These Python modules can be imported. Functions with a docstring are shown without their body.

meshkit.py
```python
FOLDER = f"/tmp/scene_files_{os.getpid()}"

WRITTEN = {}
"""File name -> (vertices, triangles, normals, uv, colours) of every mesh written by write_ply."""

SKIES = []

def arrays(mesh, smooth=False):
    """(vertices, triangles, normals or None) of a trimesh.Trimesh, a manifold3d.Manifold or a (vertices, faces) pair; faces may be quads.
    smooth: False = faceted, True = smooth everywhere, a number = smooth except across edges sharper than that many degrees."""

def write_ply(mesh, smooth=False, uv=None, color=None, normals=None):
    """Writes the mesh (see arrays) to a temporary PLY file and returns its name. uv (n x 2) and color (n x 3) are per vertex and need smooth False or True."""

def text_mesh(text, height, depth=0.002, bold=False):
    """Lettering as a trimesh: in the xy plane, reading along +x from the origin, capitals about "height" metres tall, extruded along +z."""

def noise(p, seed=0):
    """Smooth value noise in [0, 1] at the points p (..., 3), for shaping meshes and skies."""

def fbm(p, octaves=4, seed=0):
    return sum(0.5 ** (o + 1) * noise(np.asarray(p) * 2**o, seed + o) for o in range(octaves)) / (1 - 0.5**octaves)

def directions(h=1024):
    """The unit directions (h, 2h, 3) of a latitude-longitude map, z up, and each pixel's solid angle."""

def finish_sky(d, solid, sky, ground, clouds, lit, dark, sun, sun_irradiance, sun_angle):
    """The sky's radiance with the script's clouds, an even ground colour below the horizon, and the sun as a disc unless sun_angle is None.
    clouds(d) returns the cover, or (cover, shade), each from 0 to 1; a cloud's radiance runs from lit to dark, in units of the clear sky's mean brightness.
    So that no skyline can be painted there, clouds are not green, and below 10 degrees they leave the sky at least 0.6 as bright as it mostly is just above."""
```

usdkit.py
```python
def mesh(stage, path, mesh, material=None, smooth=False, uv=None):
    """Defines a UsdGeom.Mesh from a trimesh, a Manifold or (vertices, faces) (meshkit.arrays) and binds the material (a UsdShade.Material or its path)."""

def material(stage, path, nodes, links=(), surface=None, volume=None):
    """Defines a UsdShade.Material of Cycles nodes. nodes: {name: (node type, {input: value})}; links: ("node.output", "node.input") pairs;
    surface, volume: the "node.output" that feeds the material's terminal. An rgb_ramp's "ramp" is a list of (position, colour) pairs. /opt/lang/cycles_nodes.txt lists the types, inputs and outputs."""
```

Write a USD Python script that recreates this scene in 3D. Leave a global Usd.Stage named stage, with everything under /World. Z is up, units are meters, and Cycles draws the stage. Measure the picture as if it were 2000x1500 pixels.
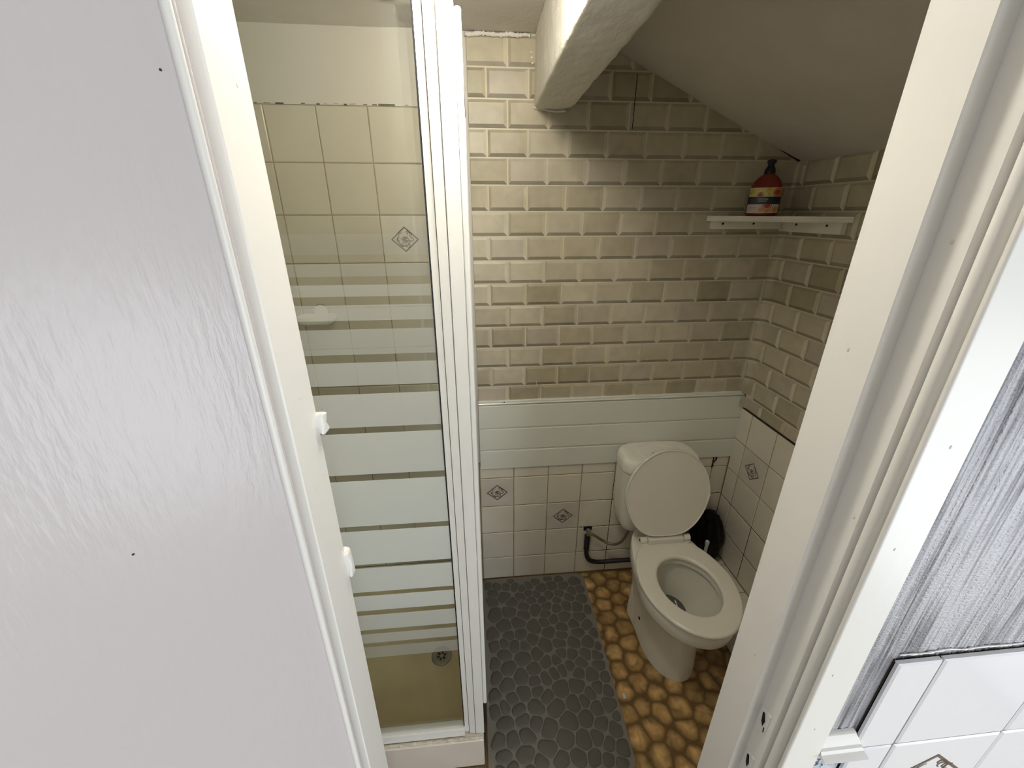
import math, random
import numpy as np, trimesh
import manifold3d as m3
from shapely.geometry import Polygon, Point, box as sbox, MultiPoint
from shapely.ops import voronoi_diagram
import shapely
import usdkit, meshkit
from pxr import Usd, UsdGeom, UsdLux, UsdShade, Gf, Sdf, Vt

stage = Usd.Stage.CreateInMemory()
UsdGeom.SetStageUpAxis(stage, 'Z')
UsdGeom.SetStageMetersPerUnit(stage, 1.0)
UsdGeom.Xform.Define(stage, '/World')
UsdGeom.Scope.Define(stage, '/World/Looks')
rng = random.Random(7)
nrg = np.random.default_rng(7)
PI = math.pi

# ------------------------------------------------------------------ camera, light, exposure
EYE = 1.641
F_PX, PITCH, YAW = 806.56, math.radians(22.64), math.radians(5.297)
cy, sy, cp, sp = math.cos(YAW), math.sin(YAW), math.cos(PITCH), math.sin(PITCH)
fwd = np.array([sy * cp, cy * cp, -sp])
right = np.array([cy, -sy, 0.0])
up = np.cross(right, fwd)
cam = UsdGeom.Camera.Define(stage, '/World/camera')
cam.AddTransformOp().Set(Gf.Matrix4d(*right, 0, *up, 0, *(-fwd), 0, 0, 0, EYE, 1))
cam.CreateHorizontalApertureAttr(36.0)
cam.CreateVerticalApertureAttr(27.0)
cam.CreateFocalLengthAttr(36.0 * F_PX / 2000.0)
cam.CreateClippingRangeAttr(Gf.Vec2f(0.02, 100.0))
cam.CreateExposureAttr(0.0)

# daylight through the window of the hall, to the right behind the camera
win = UsdLux.RectLight.Define(stage, '/World/window_daylight')
win.AddTranslateOp().Set(Gf.Vec3d(1.86, -0.95, 0.72))
win.AddRotateXYZOp().Set(Gf.Vec3f(0, 90, 0))     # faces -x
win.CreateWidthAttr(1.15)
win.CreateHeightAttr(1.10)
win.CreateIntensityAttr(4.2)
win.CreateColorAttr(Gf.Vec3f(0.90, 0.95, 1.0))
# daylight through the glazed entrance door behind the viewer
win2 = UsdLux.RectLight.Define(stage, '/World/entrance_daylight')
win2.AddTranslateOp().Set(Gf.Vec3d(0.95, -1.76, 0.95))
win2.AddRotateXYZOp().Set(Gf.Vec3f(90, 0, 0))     # faces +y
win2.CreateWidthAttr(0.80)
win2.CreateHeightAttr(1.60)
win2.CreateIntensityAttr(6.4)
win2.CreateColorAttr(Gf.Vec3f(0.90, 0.95, 1.0))
# the small round lamp under the bathroom ceiling, just inside the door
lamp = UsdLux.SphereLight.Define(stage, '/World/bathroom_lamp_bulb')
lamp.AddTranslateOp().Set(Gf.Vec3d(0.05, 0.68, 2.05))
lamp.CreateRadiusAttr(0.055)
lamp.CreateIntensityAttr(96.0)
lamp.CreateColorAttr(Gf.Vec3f(1.0, 0.945, 0.82))
# dim sky outside the window
dome = UsdLux.DomeLight.Define(stage, '/World/sky')
dome.CreateIntensityAttr(0.3)
dome.CreateColorAttr(Gf.Vec3f(0.8, 0.9, 1.0))

# ------------------------------------------------------------------ materials
def mat(name, nodes, links=(), surface='p.BSDF'):
    return usdkit.material(stage, '/World/Looks/' + name, nodes, links, surface=surface)

def plain(name, color, rough=0.5, metallic=0.0, bump=None, var=0.0, **kw):
    """One colour; bump = (scale xyz, strength, distance, detail); var mottles the colour."""
    nodes = {'p': ('principled_bsdf', dict(base_color=color, roughness=rough, metallic=metallic, **kw))}
    links = []
    if bump or var:
        nodes['g'] = ('geometry', {})
    if bump:
        sc, st, dist, det = bump
        nodes['m'] = ('mapping', {'scale': sc})
        nodes['n'] = ('noise_texture', {'scale': 1.0, 'detail': det, 'roughness': 0.55})
        nodes['b'] = ('bump', {'strength': st, 'distance': dist})
        links += [('g.position', 'm.vector'), ('m.vector', 'n.vector'), ('n.fac', 'b.height'), ('b.normal', 'p.normal')]
    if var:
        nodes['vn'] = ('noise_texture', {'scale': 9.0, 'detail': 4.0})
        nodes['vr'] = ('rgb_ramp', {'ramp': [(0.3, tuple(c * (1 - var) for c in color)), (0.7, tuple(min(1, c * (1 + var * .5)) for c in color))]})
        links += [('g.position', 'vn.vector'), ('vn.fac', 'vr.fac'), ('vr.color', 'p.base_color')]
    return mat(name, nodes, links)

M = {}
M['door_paint'] = plain('door_paint', (0.55, 0.515, 0.52), 0.24, bump=((190, 190, 38), 0.5, 0.0010, 3.0))
M['frame_paint'] = plain('frame_paint', (0.77, 0.76, 0.73), 0.33, bump=((70, 70, 5), 0.25, 0.001, 3.0))
M['plaster'] = plain('plaster', (0.69, 0.645, 0.585), 0.7, bump=((28, 28, 28), 0.35, 0.006, 5.0), var=0.05)
M['beam_plaster'] = plain('beam_plaster', (0.76, 0.73, 0.66), 0.6, bump=((60, 30, 60), 0.55, 0.006, 5.0), var=0.04)
M['hall_wall'] = plain('hall_wall', (0.75, 0.73, 0.71), 0.7)
M['shower_plaster'] = plain('shower_plaster', (0.66, 0.62, 0.56), 0.55, bump=((9, 9, 9), 0.25, 0.01, 3.0))
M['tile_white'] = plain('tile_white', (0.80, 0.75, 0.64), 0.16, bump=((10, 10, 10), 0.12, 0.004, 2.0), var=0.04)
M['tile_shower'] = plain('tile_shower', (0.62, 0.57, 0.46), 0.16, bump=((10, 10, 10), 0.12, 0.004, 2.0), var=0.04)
M['tile_decor'] = plain('tile_decor', (0.72, 0.67, 0.59), 0.18, var=0.10)
M['tile_hall'] = plain('tile_hall', (0.76, 0.76, 0.79), 0.14, bump=((12, 12, 12), 0.15, 0.004, 2.0))
M['grout'] = plain('grout', (0.33, 0.26, 0.15), 0.9, var=0.3)
M['grout_mould'] = plain('grout_mould', (0.035, 0.028, 0.02), 0.9)
M['motif_line'] = plain('motif_line', (0.13, 0.09, 0.07), 0.35)
M['motif_rose'] = plain('motif_rose', (0.42, 0.25, 0.22), 0.35)
M['cladding'] = plain('cladding', (0.78, 0.79, 0.72), 0.22)
M['frame_white'] = plain('frame_white', (0.82, 0.82, 0.79), 0.28)
M['silicone'] = plain('silicone', (0.72, 0.66, 0.55), 0.5, bump=((60, 60, 60), 0.6, 0.004, 3.0), var=0.3)
M['porcelain'] = plain('porcelain', (0.86, 0.84, 0.76), 0.10)
M['seat_plastic'] = plain('seat_plastic', (0.84, 0.81, 0.72), 0.24)
M['chrome'] = plain('chrome', (0.62, 0.62, 0.60), 0.22, metallic=1.0)
M['dull_steel'] = plain('dull_steel', (0.40, 0.40, 0.37), 0.42, metallic=1.0)
M['brass_braid'] = plain('brass_braid', (0.30, 0.25, 0.16), 0.38, metallic=0.8, bump=((400, 400, 400), 0.5, 0.001, 1.0))
M['rubber_black'] = plain('rubber_black', (0.012, 0.012, 0.014), 0.5)
M['void_black'] = plain('void_black', (0.004, 0.004, 0.004), 0.9)
M['bag_black'] = plain('bag_black', (0.004, 0.004, 0.005), 0.5, specular_ior_level=0.25)
M['brush_white'] = plain('brush_white', (0.62, 0.66, 0.68), 0.3)
M['mat_base'] = plain('mat_base', (0.21, 0.20, 0.175), 0.75)
M['tray'] = plain('tray', (0.86, 0.75, 0.50), 0.22, var=0.10)
M['threshold_tile'] = plain('threshold_tile', (0.80, 0.73, 0.65), 0.3, var=0.06)
M['shelf_paint'] = plain('shelf_paint', (0.90, 0.87, 0.77), 0.4, bump=((30, 30, 30), 0.4, 0.003, 4.0), var=0.12)
M['screw_dark'] = plain('screw_dark', (0.05, 0.035, 0.025), 0.5, metallic=0.4)
M['crack_dark'] = plain('crack_dark', (0.05, 0.045, 0.035), 0.9)
M['pump_black'] = plain('pump_black', (0.008, 0.012, 0.018), 0.25)
M['label_cream'] = plain('label_cream', (0.62, 0.52, 0.20), 0.4)
M['label_white'] = plain('label_white', (0.60, 0.54, 0.48), 0.4)
M['label_navy'] = plain('label_navy', (0.008, 0.010, 0.020), 0.35)
M['fruit_red'] = plain('fruit_red', (0.38, 0.035, 0.015), 0.4)
M['fruit_orange'] = plain('fruit_orange', (0.62, 0.26, 0.05), 0.4)
M['fruit_yellow'] = plain('fruit_yellow', (0.48, 0.38, 0.06), 0.4)
M['print_red'] = plain('print_red', (0.45, 0.12, 0.08), 0.4)
M['marbled_paper'] = mat('marbled_paper', {
    'g': ('geometry', {}), 'n': ('noise_texture', {'scale': 60.0, 'detail': 5.0, 'distortion': 1.5}),
    'r': ('rgb_ramp', {'ramp': [(0.36, (0.04, 0.05, 0.08)), (0.43, (0.45, 0.50, 0.58)), (0.8, (0.60, 0.64, 0.70))]}),
    'p': ('principled_bsdf', {'roughness': 0.5})},
    [('g.position', 'n.vector'), ('n.fac', 'r.fac'), ('r.color', 'p.base_color')])
M['bottle_red'] = mat('bottle_red', {'p': ('principled_bsdf', dict(base_color=(0.17, 0.012, 0.005), roughness=0.12, subsurface_weight=0.0, coat_weight=0.4, coat_roughness=0.05))})
M['paper_print'] = mat('paper_print', {     # the printed colours of the vinyl wallpaper, one per facet
    'a': ('attribute', {'attribute': 'print_color'}), 'g': ('geometry', {}),
    'n': ('noise_texture', {'scale': 22.0, 'detail': 6.0, 'distortion': 0.4}),
    'r': ('rgb_ramp', {'ramp': [(0.3, (0.90, 0.90, 0.90)), (0.7, (1.07, 1.07, 1.07))]}),
    'x': ('mix_color', {'blend_type': 'multiply', 'fac': 1.0}),
    'b': ('bump', {'strength': 0.18, 'distance': 0.002}),
    'p': ('principled_bsdf', {'roughness': 0.42})},
    [('g.position', 'n.vector'), ('n.fac', 'r.fac'), ('a.color', 'x.a'), ('r.color', 'x.b'), ('x.result', 'p.base_color'), ('n.fac', 'b.height'), ('b.normal', 'p.normal')])
M['paper_joint'] = plain('paper_joint', (0.62, 0.57, 0.44), 0.45)
M['vinyl_cobble'] = mat('vinyl_cobble', {   # printed cobbles: each piece its own tone, browner towards its outline as on the print
    'a': ('attribute', {'attribute': 'print_color'}), 'g': ('geometry', {}),
    'n': ('noise_texture', {'scale': 26.0, 'detail': 4.0, 'distortion': 0.6}),
    'r': ('rgb_ramp', {'ramp': [(0.30, (0.50, 0.45, 0.36)), (0.66, (1.2, 1.17, 1.12))]}),
    'x': ('mix_color', {'blend_type': 'multiply', 'fac': 1.0}),
    'p': ('principled_bsdf', {'roughness': 0.38})},
    [('g.position', 'n.vector'), ('n.fac', 'r.fac'), ('a.color', 'x.a'), ('r.color', 'x.b'), ('x.result', 'p.base_color')])
M['vinyl_joint'] = plain('vinyl_joint', (0.165, 0.097, 0.034), 0.4)
M['mat_pebble'] = mat('mat_pebble', {
    'o': ('object_info', {}), 'g': ('geometry', {}), 'n': ('noise_texture', {'scale': 40.0, 'detail': 3.0}),
    'r': ('rgb_ramp', {'ramp': [(0.0, (0.092, 0.086, 0.074)), (1.0, (0.125, 0.117, 0.102))]}),
    'p': ('principled_bsdf', {'roughness': 0.62})},
    [('g.position', 'n.vector'), ('n.fac', 'r.fac'), ('r.color', 'p.base_color')])
M['silver_paper'] = mat('silver_paper', {
    'g': ('geometry', {}), 'm': ('mapping', {'scale': (260, 260, 9)}), 'n': ('noise_texture', {'scale': 1.0, 'detail': 3.0}),
    'm2': ('mapping', {'scale': (420, 420, 420)}), 'n2': ('noise_texture', {'scale': 1.0, 'detail': 2.0}),
    'm3': ('mapping', {'scale': (14, 14, 5)}), 'n3': ('noise_texture', {'scale': 1.0, 'detail': 2.0}),
    'ad': ('math', {'math_type': 'add'}), 'ad2': ('math', {'math_type': 'multiply_add', 'value2': 0.6}),
    'r': ('rgb_ramp', {'ramp': [(0.60, (0.085, 0.085, 0.10)), (0.95, (0.43, 0.43, 0.46))]}),
    'b': ('bump', {'strength': 0.6, 'distance': 0.002}),
    'p': ('principled_bsdf', {'roughness': 0.42, 'metallic': 0.2})},
    [('g.position', 'm.vector'), ('m.vector', 'n.vector'), ('g.position', 'm2.vector'), ('m2.vector', 'n2.vector'),
     ('g.position', 'm3.vector'), ('m3.vector', 'n3.vector'), ('n3.fac', 'ad2.value1'), ('n.fac', 'ad2.value3'),
     ('ad2.value', 'r.fac'), ('r.color', 'p.base_color'), ('n.fac', 'ad.value1'), ('n2.fac', 'ad.value2'), ('ad.value', 'b.height'), ('b.normal', 'p.normal')])

def pane(name, tint, diffuse, frost):
    """Window glass: transparent where looked through, glossy by Fresnel; frost mixes in a matt white print."""
    nodes = {'t': ('transparent_bsdf', {'color': tint or (1, 1, 1)}), 'g': ('glossy_bsdf', {'color': (1, 1, 1), 'roughness': 0.02}),
             'lw': ('layer_weight', {'blend': 0.5}), 'pw': ('math', {'math_type': 'power', 'value2': 5.0}),
             'f': ('math', {'math_type': 'multiply_add', 'value2': 0.95, 'value3': 0.042}), 'mx': ('mix_closure', {})}
    links = [('lw.facing', 'pw.value1'), ('pw.value', 'f.value1'), ('f.value', 'mx.fac'), ('t.BSDF', 'mx.closure1'), ('g.BSDF', 'mx.closure2')]
    if frost:
        nodes = {}
        nodes['d'] = ('diffuse_bsdf', {'color': diffuse})
        nodes['tl'] = ('translucent_bsdf', {'color': diffuse})
        nodes['dd'] = ('mix_closure', {'fac': 0.5})
        nodes['t2'] = ('transparent_bsdf', {'color': (1, 1, 1)})
        nodes['m2'] = ('mix_closure', {'fac': frost})
        return mat(name, nodes, [('d.BSDF', 'dd.closure1'), ('tl.BSDF', 'dd.closure2'), ('t2.BSDF', 'm2.closure1'), ('dd.closure', 'm2.closure2')], 'm2.closure')
    return mat(name, nodes, links, 'mx.closure')
M['glass'] = pane('glass', (0.95, 0.965, 0.94), None, 0)
FROST = {}
def frost(level):
    k = int(round(level * 20))
    if k not in FROST:
        FROST[k] = pane('frosted_print_%02d' % k, None, (0.93, 0.96, 0.94), k / 20.0)
    return FROST[k]

# ------------------------------------------------------------------ scene-tree helpers
USED = {}
def numbered(parent, name):
    k = parent + '/' + name
    n = USED.get(k, 0)
    USED[k] = n + 1
    return k if n == 0 else '%s_%03d' % (k, n)

def keys(prim, label=None, cat=None, group=None, kind=None):
    for k, v in (('label', label), ('category', cat), ('group', group), ('kind', kind)):
        if v:
            prim.SetCustomDataByKey(k, v)
    return prim

def thing(name, label=None, cat=None, loc=(0, 0, 0), rz=0.0, group=None, kind=None, parent='/World'):
    x = UsdGeom.Xform.Define(stage, numbered(parent, name))
    if any(loc): x.AddTranslateOp().Set(Gf.Vec3d(*loc))
    if rz: x.AddRotateZOp().Set(rz)
    keys(x.GetPrim(), label, cat, group, kind)
    return str(x.GetPath())

def obj(name, mesh, m, parent='/World', smooth=False, label=None, cat=None, group=None, kind=None, colors=None):
    p = numbered(parent, name)
    g = usdkit.mesh(stage, p, mesh, M[m] if isinstance(m, str) else m, smooth)
    if colors is not None:
        UsdGeom.PrimvarsAPI(g).CreatePrimvar('print_color', Sdf.ValueTypeNames.Color3fArray, 'vertex').Set(Vt.Vec3fArray.FromNumpy(np.asarray(colors, np.float32)))
    keys(g.GetPrim(), label, cat, group, kind)
    return p

cat_ = trimesh.util.concatenate
def bx(x0, x1, y0, y1, z0, z1):
    b = trimesh.creation.box([x1 - x0, y1 - y0, z1 - z0])
    b.apply_translation([(x0 + x1) / 2, (y0 + y1) / 2, (z0 + z1) / 2])
    return b

def rbox(x0, x1, y0, y1, z0, z1, r=0.002, n=8):
    """Box with rounded edges: the hull of eight small spheres."""
    r = min(r, (x1 - x0) * .49, (y1 - y0) * .49, (z1 - z0) * .49)
    s = m3.Manifold.sphere(r, n)
    return m3.Manifold.batch_hull([s.translate((x, y, z)) for x in (x0 + r, x1 - r) for y in (y0 + r, y1 - r) for z in (z0 + r, z1 - r)])

def tm(man):
    m = man.to_mesh()
    return trimesh.Trimesh(np.array(m.vert_properties[:, :3]), np.array(m.tri_verts), process=False)

def prism(poly, z0, z1):
    """Extrude an (x, y) polygon from z0 to z1."""
    p = poly if hasattr(poly, 'exterior') else Polygon(poly)
    m = trimesh.creation.extrude_polygon(p, z1 - z0, engine='earcut')
    m.apply_translation([0, 0, z0])
    return m

def extr(poly, axis, a0, a1):
    """Extrude a profile along x (profile in y, z) or along y (profile in x, z)."""
    m = trimesh.creation.extrude_polygon(poly if hasattr(poly, 'exterior') else Polygon(poly), a1 - a0, engine='earcut')
    v = m.vertices.copy()
    if axis == 'x':
        m.vertices = np.stack([v[:, 2] + a0, v[:, 0], v[:, 1]], 1)
    else:
        m.vertices = np.stack([v[:, 0], v[:, 2] + a0, v[:, 1]], 1)
        m.invert()
    return m

def tube(points, r, n=14, caps=True):
    p = np.asarray(points, float)
    t = np.gradient(p, axis=0)
    t /= np.linalg.norm(t, axis=1, keepdims=True)
    ref = np.array([0, 0, 1.0]) if abs(t[:, 2]).max() < 0.95 else np.array([0.0, 1.0, 0.02])
    a = np.cross(t, ref); a /= np.linalg.norm(a, axis=1, keepdims=True)
    b = np.cross(t, a)
    th = np.arange(n) * 2 * PI / n
    rr = np.broadcast_to(r, (len(p),))[:, None, None]
    v = (p[:, None] + rr * (np.cos(th)[None, :, None] * a[:, None] + np.sin(th)[None, :, None] * b[:, None])).reshape(-1, 3)
    f = []
    for i in range(len(p) - 1):
        for j in range(n):
            k = (j + 1) % n
            f += [[i * n + j, (i + 1) * n + j, (i + 1) * n + k], [i * n + j, (i + 1) * n + k, i * n + k]]
    if caps:
        for base, fl in ((0, 1), ((len(p) - 1) * n, -1)):
            for j in range(1, n - 1):
                f.append([base, base + j, base + j + 1][::fl])
    m = trimesh.Trimesh(v, f, process=False)
    m.fix_normals()
    return m

def spline(pts, n=40):
    from scipy.interpolate import CubicSpline
    p = np.asarray(pts, float)
    d = np.concatenate([[0], np.cumsum(np.linalg.norm(np.diff(p, axis=0), axis=1))])
    return CubicSpline(d, p)(np.linspace(0, d[-1], n))

def loft(rings, cap0=True, cap1=True):
    """Rings of equal point count, joined in order."""
    rings = [np.asarray(r, float) for r in rings]
    n = len(rings[0]); v = np.vstack(rings); f = []
    for i in range(len(rings) - 1):
        for j in range(n):
            k = (j + 1) % n
            f += [[i * n + j, i * n + k, (i + 1) * n + k], [i * n + j, (i + 1) * n + k, (i + 1) * n + j]]
    v = list(v)
    if cap0:
        c = len(v); v.append(rings[0].mean(0)); f += [[c, (j + 1) % n, j] for j in range(n)]
    if cap1:
        c = len(v); v.append(rings[-1].mean(0)); o = (len(rings) - 1) * n; f += [[c, o + j, o + (j + 1) % n] for j in range(n)]
    return trimesh.Trimesh(np.array(v), f, process=False)

def lathe(profile, n=32, center=(0, 0, 0), sx=1.0, sy_=1.0):
    th = np.arange(n) * 2 * PI / n
    rings = [np.stack([r * sx * np.cos(th), r * sy_ * np.sin(th), np.full(n, z)], 1) + np.asarray(center) for r, z in profile]
    return loft(rings)

class Facets:
    """Facets with one printed colour each, in wall coordinates (s along the wall, z, d out of the wall)."""
    def __init__(self): self.polys = []
    def add(self, pts, col): self.polys.append((np.asarray(pts, float), col))
    def clip(self, n, c):
        """keep n . (s, z) <= c"""
        out = []
        for p, col in self.polys:
            q = p[:, :2] @ np.asarray(n) - c
            r = []
            for i in range(len(p)):
                j = (i + 1) % len(p)
                if q[i] <= 0: r.append(p[i])
                if (q[i] <= 0) != (q[j] <= 0): r.append(p[i] + (p[j] - p[i]) * (q[i] / (q[i] - q[j])))
            if len(r) >= 3: out.append((np.array(r), col))
        self.polys = out
        return self
    def split(self, cuts):
        for c in cuts:
            out = []
            for p, col in self.polys:
                if p[:, 0].min() < c - 1e-6 and p[:, 0].max() > c + 1e-6:
                    for sgn in (1, -1):
                        t = Facets(); t.polys = [(p, col)]; t.clip((sgn, 0), sgn * c); out += t.polys
                else: out.append((p, col))
            self.polys = out
        return self
    def build(self, mp):
        v, f, c = [], [], []
        for p, col in self.polys:
            o = len(v)
            v += [mp(*q) for q in p]; c += [col] * len(p)
            f += [[o, o + i, o + i + 1] for i in range(1, len(p) - 1)]
        return (np.array(v), np.array(f)), np.array(c)

# ------------------------------------------------------------------ room numbers
D, XR = 1.490, 1.120              # back wall plane, right wall plane
CEIL = 2.119
SL_X0, SL_Z0, SL_X1, SL_Z1 = 0.375, CEIL, XR, 1.797       # the sloped ceiling runs down to the right wall
SLN = np.array([SL_Z0 - SL_Z1, SL_X1 - SL_X0]); SLN = SLN / np.linalg.norm(SLN)
SLC = SLN @ np.array([SL_X0, SL_Z0])
YF, YS, XS, X2, XL = 0.372, 0.317, 0.354, 0.3697, -0.1545     # door frame

# ------------------------------------------------------------------ structure: walls, ceiling, floor
def corner_r(z): return min(0.048, max(0.014, 0.048 - (z - 1.12) * 0.055))
def wall_map(s, z, d):
    """s runs along the back wall, round the papered corner and back along the right wall."""
    r = corner_r(z); s0 = XR - r; L = r * PI / 2
    if s <= s0: return (s, D - d, z)
    if s >= s0 + L: return (XR - d, D - r - (s - s0 - L), z)
    a = (s - s0) / r
    return (s0 + (r - d) * math.sin(a), D - r + (r - d) * math.cos(a), z)

wall_b = thing('wall_back', 'back wall with beige tile-print paper over square cream tiles', 'wall', kind='structure')
obj('plaster', bx(-0.80, XR + 0.10, D + 0.002, D + 0.10, 0, 2.45), 'plaster', wall_b)
wall_r = thing('wall_right', 'right wall with tile-print paper above cream tiles', 'wall', kind='structure')
obj('plaster', bx(XR + 0.002, XR + 0.10, 0.372, D + 0.002, 0, 2.20), 'plaster', wall_r)

ROW0, ROWH, COL0, COLW = 2.0368, 0.07903, 0.0598, 0.1289
JW = 0.0045
BASE = [1.24 * np.array(c) for c in ((0.440, 0.397, 0.300), (0.385, 0.343, 0.248), (0.325, 0.288, 0.198), (0.405, 0.362, 0.285))]
PZ0_BACK, PZ0_RIGHT = 0.9455, 0.884
S_END = XR + 1.02

def paper_tile(s0, s1, z0, z1, zlow):
    fc = Facets()
    c = BASE[rng.choice([0, 0, 1, 1, 2, 3])] * rng.uniform(0.94, 1.06)
    j, b, h0, h1 = JW / 2, 0.0105, 0.0010, 0.0042
    S0, S1, Z0, Z1 = s0 + j, s1 - j, z0 + j, z1 - j
    o = [(S0, Z0), (S1, Z0), (S1, Z1), (S0, Z1)]
    i = [(S0 + b * .75, Z0 + b), (S1 - b, Z0 + b), (S1 - b, Z1 - b * .75), (S0 + b * .75, Z1 - b * .75)]
    P = lambda q, d: (q[0], q[1], d)
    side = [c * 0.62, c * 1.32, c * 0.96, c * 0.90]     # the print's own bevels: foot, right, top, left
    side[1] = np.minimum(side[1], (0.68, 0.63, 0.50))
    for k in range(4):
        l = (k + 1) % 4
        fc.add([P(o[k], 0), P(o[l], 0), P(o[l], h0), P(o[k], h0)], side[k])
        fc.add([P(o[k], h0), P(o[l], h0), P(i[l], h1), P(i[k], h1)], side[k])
    fc.add([P(q, h1) for q in i], c)
    return fc

def paper_region(fc, zlow):
    fc.clip((0, -1), -zlow).clip((0, 1), CEIL - 0.002)
    s_corner = XR
    fc.clip(tuple(SLN), SLC - 0.001) if True else None
    return fc

def slope_clip(fc, on_right):
    if on_right: return fc.clip((0, 1), SL_Z1 - 0.001)
    return fc.clip(tuple(SLN), SLC - 0.001)

for i in range(-1, 16):
    z1, z0 = ROW0 - ROWH * i, ROW0 - ROWH * (i + 1)
    c0 = COL0 + (0 if i % 2 == 0 else COLW / 2)
    k0 = math.floor((0.004 - c0) / COLW)
    for k in range(k0, 40):
        s0, s1 = c0 + k * COLW, c0 + (k + 1) * COLW
        if s0 > S_END: break
        zm, r = (z0 + z1) / 2, corner_r((z0 + z1) / 2)
        sc = XR - r; se = sc + r * PI / 2
        on_right = (s0 + s1) / 2 > (sc + se) / 2
        zlow = PZ0_RIGHT if on_right else PZ0_BACK
        if z1 < zlow + 0.004: continue
        if not on_right and z1 - ROWH > 2.16: continue
        fc = paper_tile(s0, s1, z0, z1, zlow)
        fc.clip((0, -1), -zlow).clip((-1, 0), -0.004)
        slope_clip(fc, on_right)
        fc.clip((0, 1), CEIL - 0.004)
        if s1 > sc and s0 < se:
            fc.split(np.linspace(sc, se, 7))
        if not fc.polys: continue
        if fc.polys and max(p[:, 1].max() for p, _ in fc.polys) - min(p[:, 1].min() for p, _ in fc.polys) < 0.004: continue
        mesh, cols = fc.build(wall_map)
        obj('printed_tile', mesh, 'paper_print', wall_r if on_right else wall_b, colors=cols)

# the paper's joint colour between the printed tiles
def paper_backing(s_list, z_list, clipf):
    fc = Facets()
    for a, b in zip(s_list[:-1], s_list[1:]):
        for c, d in zip(z_list[:-1], z_list[1:]):
            fc.add([(a, c, 0.0008), (b, c, 0.0008), (b, d, 0.0008), (a, d, 0.0008)], (0, 0, 0))
    clipf(fc)
    return fc.build(wall_map)[0]
zs = list(np.linspace(0.884, CEIL, 26))
obj('wallpaper', paper_backing([0.004, 0.3, 0.6, 0.9, 1.0, 1.04] + list(np.linspace(1.07, 1.12, 6)), zs, lambda f: f.clip((0, -1), -PZ0_BACK) and f.clip(tuple(SLN), SLC)), 'paper_joint', wall_b)
obj('wallpaper', paper_backing(list(np.linspace(1.12, 1.17, 6)) + [1.3, 1.6, 1.9, S_END], zs, lambda f: f.clip((0, 1), SL_Z1)), 'paper_joint', wall_r)
# the open seam of the paper, below the slope
obj('paper_seam', prism(Polygon([(0.5215, D - 0.0049), (0.5235, D - 0.0049), (0.5235, D - 0.004), (0.5215, D - 0.004)]), 1.884, 2.03), 'void_black', wall_b)
# rust spot and nick low on the paper
obj('paper_nick', bx(0.2335, 0.2347, D - 0.0055, D - 0.0042, 1.005, 1.028), 'shelf_paint', wall_b)

# ---- square glazed tiles
def square_tile(w, h, t=0.006, e=0.0025):
    """A glazed tile with eased edges: local x, z in the wall, -y out of it, its back at y = 0."""
    hx, hz = w / 2, h / 2
    v = [(-hx, 0, -hz), (hx, 0, -hz), (hx, 0, hz), (-hx, 0, hz),
         (-hx, -t + e * .7, -hz), (hx, -t + e * .7, -hz), (hx, -t + e * .7, hz), (-hx, -t + e * .7, hz),
         (-hx + e, -t, -hz + e), (hx - e, -t, -hz + e), (hx - e, -t, hz - e), (-hx + e, -t, hz - e)]
    f = []
    for o in (0, 4):
        for j in range(4):
            k = (j + 1) % 4
            f += [[o + j, o + k, o + 4 + k], [o + j, o + 4 + k, o + 4 + j]]
    f += [[8, 9, 10], [8, 10, 11]]
    return trimesh.Trimesh(np.array(v, float), f, process=False)

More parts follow.
